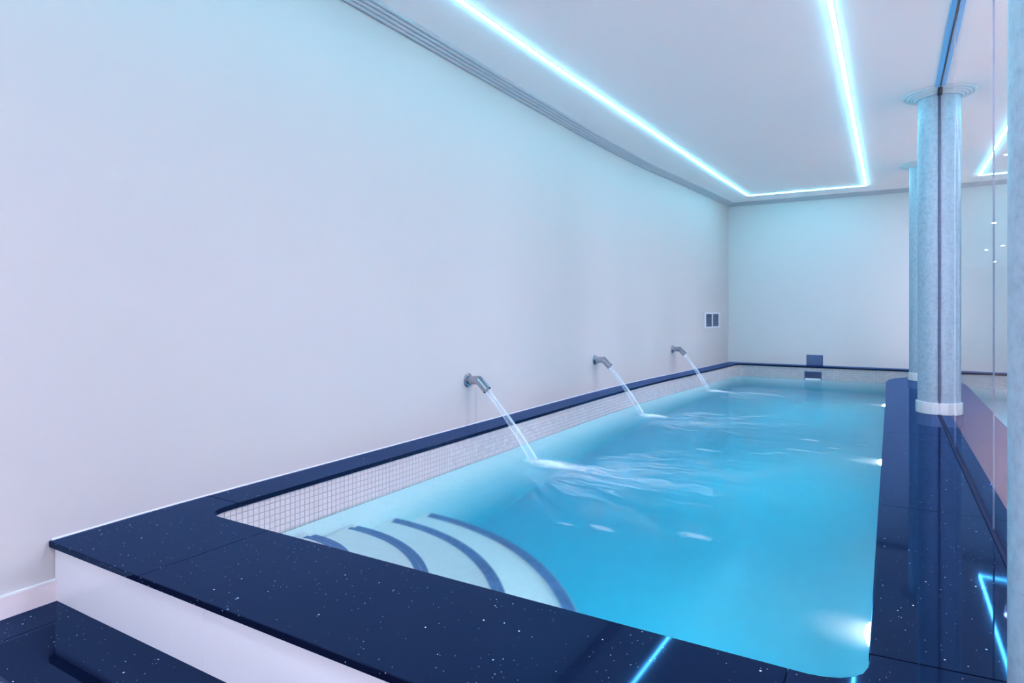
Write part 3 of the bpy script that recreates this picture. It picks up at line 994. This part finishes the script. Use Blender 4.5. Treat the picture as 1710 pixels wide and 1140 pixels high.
# ------------------------------------------------------------------ underwater lamps on the right side of the pool
M_cloud = bpy.data.materials.new('cloudy_lamp_beam'); M_cloud.use_nodes = True
M_cloud.node_tree.nodes.remove(P(M_cloud))
_sc = N(M_cloud, 'ShaderNodeVolumeScatter'); _sc.inputs['Color'].default_value = (1.0, 0.93, 0.95, 1)
_tc = N(M_cloud, 'ShaderNodeTexCoord')
_mp = N(M_cloud, 'ShaderNodeMapping'); _mp.vector_type = 'TEXTURE'
_mp.inputs['Location'].default_value = (0.0, 0.0, 0.06); _mp.inputs['Scale'].default_value = (0.10, 0.12, 0.22)
L(M_cloud, _tc.outputs['Object'], _mp.inputs['Vector'])
_ln = N(M_cloud, 'ShaderNodeVectorMath', operation='LENGTH'); L(M_cloud, _mp.outputs[0], _ln.inputs[0])
_mr = N(M_cloud, 'ShaderNodeMapRange'); _mr.interpolation_type = 'SMOOTHSTEP'
_mr.inputs['From Min'].default_value = 1.0; _mr.inputs['From Max'].default_value = 0.1; _mr.inputs['To Max'].default_value = 1.6
L(M_cloud, _ln.outputs['Value'], _mr.inputs[0]); L(M_cloud, _mr.outputs[0], _sc.inputs['Density'])
_sc.inputs['Anisotropy'].default_value = 0.2
L(M_cloud, _sc.outputs[0], M_cloud.node_tree.nodes['Material Output'].inputs['Volume'])
PLW = ['brightest underwater lamp at the near corner of the deck edge', 'underwater lamp glowing halfway along the deck edge', 'farthest underwater lamp glowing at the deck edge']
for i, (y, z) in enumerate(((2.47, -0.57), (4.92, -0.53), (7.75, -0.55))):
    root = empty('pool_lamp', (XR + OV, y, z)); root.rotation_euler = (0, -math.pi / 2, 0)
    tag(root, PLW[i], 'pool lamp', 'underwater lamps below the deck edge')
    MB().lathe([(0.105, 0.0), (0.105, 0.012), (0.098, 0.018), (0.082, 0.018), (0.078, 0.010)], 32).build('bezel', M_steel, root, smooth=True)
    MB().lathe([(0.0005, 0.046), (0.03, 0.043), (0.055, 0.033), (0.072, 0.018), (0.078, 0.006)], 32).build('lens', M_pool_lamp, root, smooth=True)
    # scatter volume added to make the lamp's glow in the water
    bm = bmesh.new(); bmesh.ops.create_icosphere(bm, subdivisions=3, radius=1.0)
    bmesh.ops.scale(bm, vec=(0.11, 0.13, 0.17), verts=bm.verts); bmesh.ops.translate(bm, vec=(0.0, 0.0, 0.165), verts=bm.verts)
    me = bpy.data.meshes.new('glow_volume'); bm.to_mesh(me); bm.free()
    link('glow_volume', me, M_cloud, root)

# ------------------------------------------------------------------ loose foam flecks drifting on the water
M_fleck = mat('soft_foam_fleck', (0.88, 0.94, 1.0, 1), 0.7, spec=0.1)
_tc = N(M_fleck, 'ShaderNodeTexCoord')
_ln = N(M_fleck, 'ShaderNodeVectorMath', operation='LENGTH'); L(M_fleck, _tc.outputs['Object'], _ln.inputs[0])
_nz = N(M_fleck, 'ShaderNodeTexNoise', Scale=2.2, Detail=4.0); L(M_fleck, pos(M_fleck), _nz.inputs['Vector']); _nz.inputs['Scale'].default_value = 22.0
_rr = math_node(M_fleck, 'ADD', _ln.outputs['Value'], math_node(M_fleck, 'MULTIPLY', math_node(M_fleck, 'SUBTRACT', _nz.outputs[0], 0.5), 0.9))
_mr = N(M_fleck, 'ShaderNodeMapRange'); _mr.interpolation_type = 'SMOOTHSTEP'
_mr.inputs['From Min'].default_value = 0.95; _mr.inputs['From Max'].default_value = 0.1; _mr.inputs['To Max'].default_value = 0.20
L(M_fleck, _rr, _mr.inputs[0]); L(M_fleck, _mr.outputs[0], P(M_fleck).inputs['Alpha'])
_b = MB().lathe([(0.001, 0.1), (0.35, 0.085), (0.7, 0.05), (1.0, 0.0)], 24)
fleck_me = _b.mesh('foam_fleck'); fleck_me.materials.append(M_fleck)
for x, y, w in [(-0.54, 4.641, 0.162), (-0.393, 4.624, 0.119), (-0.63, 4.482, 0.103), (-0.742, 4.394, 0.094), (-0.337, 4.829, 0.123), (-0.203, 4.503, 0.083), (-0.508, 5.055, 0.201), (-0.173, 5.063, 0.092), (-1.066, 4.325, 0.202), (-1.223, 2.497, 0.1), (-1.075, 2.532, 0.155), (-0.7, 2.639, 0.174), (-1.305, 3.918, 0.153)]:
    fo = bpy.data.objects.new('foam_fleck', fleck_me); C.objects.link(fo)
    fo.location = (x, y, WATER_Z + 0.001); fo.scale = (w * 0.6, w * 0.26, 0.04)
    fo.rotation_euler = (0, 0, math.radians(random.uniform(-12, 22)))
    tag(fo, 'small white foam fleck drifting on the turquoise water', 'foam', 'foam flecks drifting on the water')
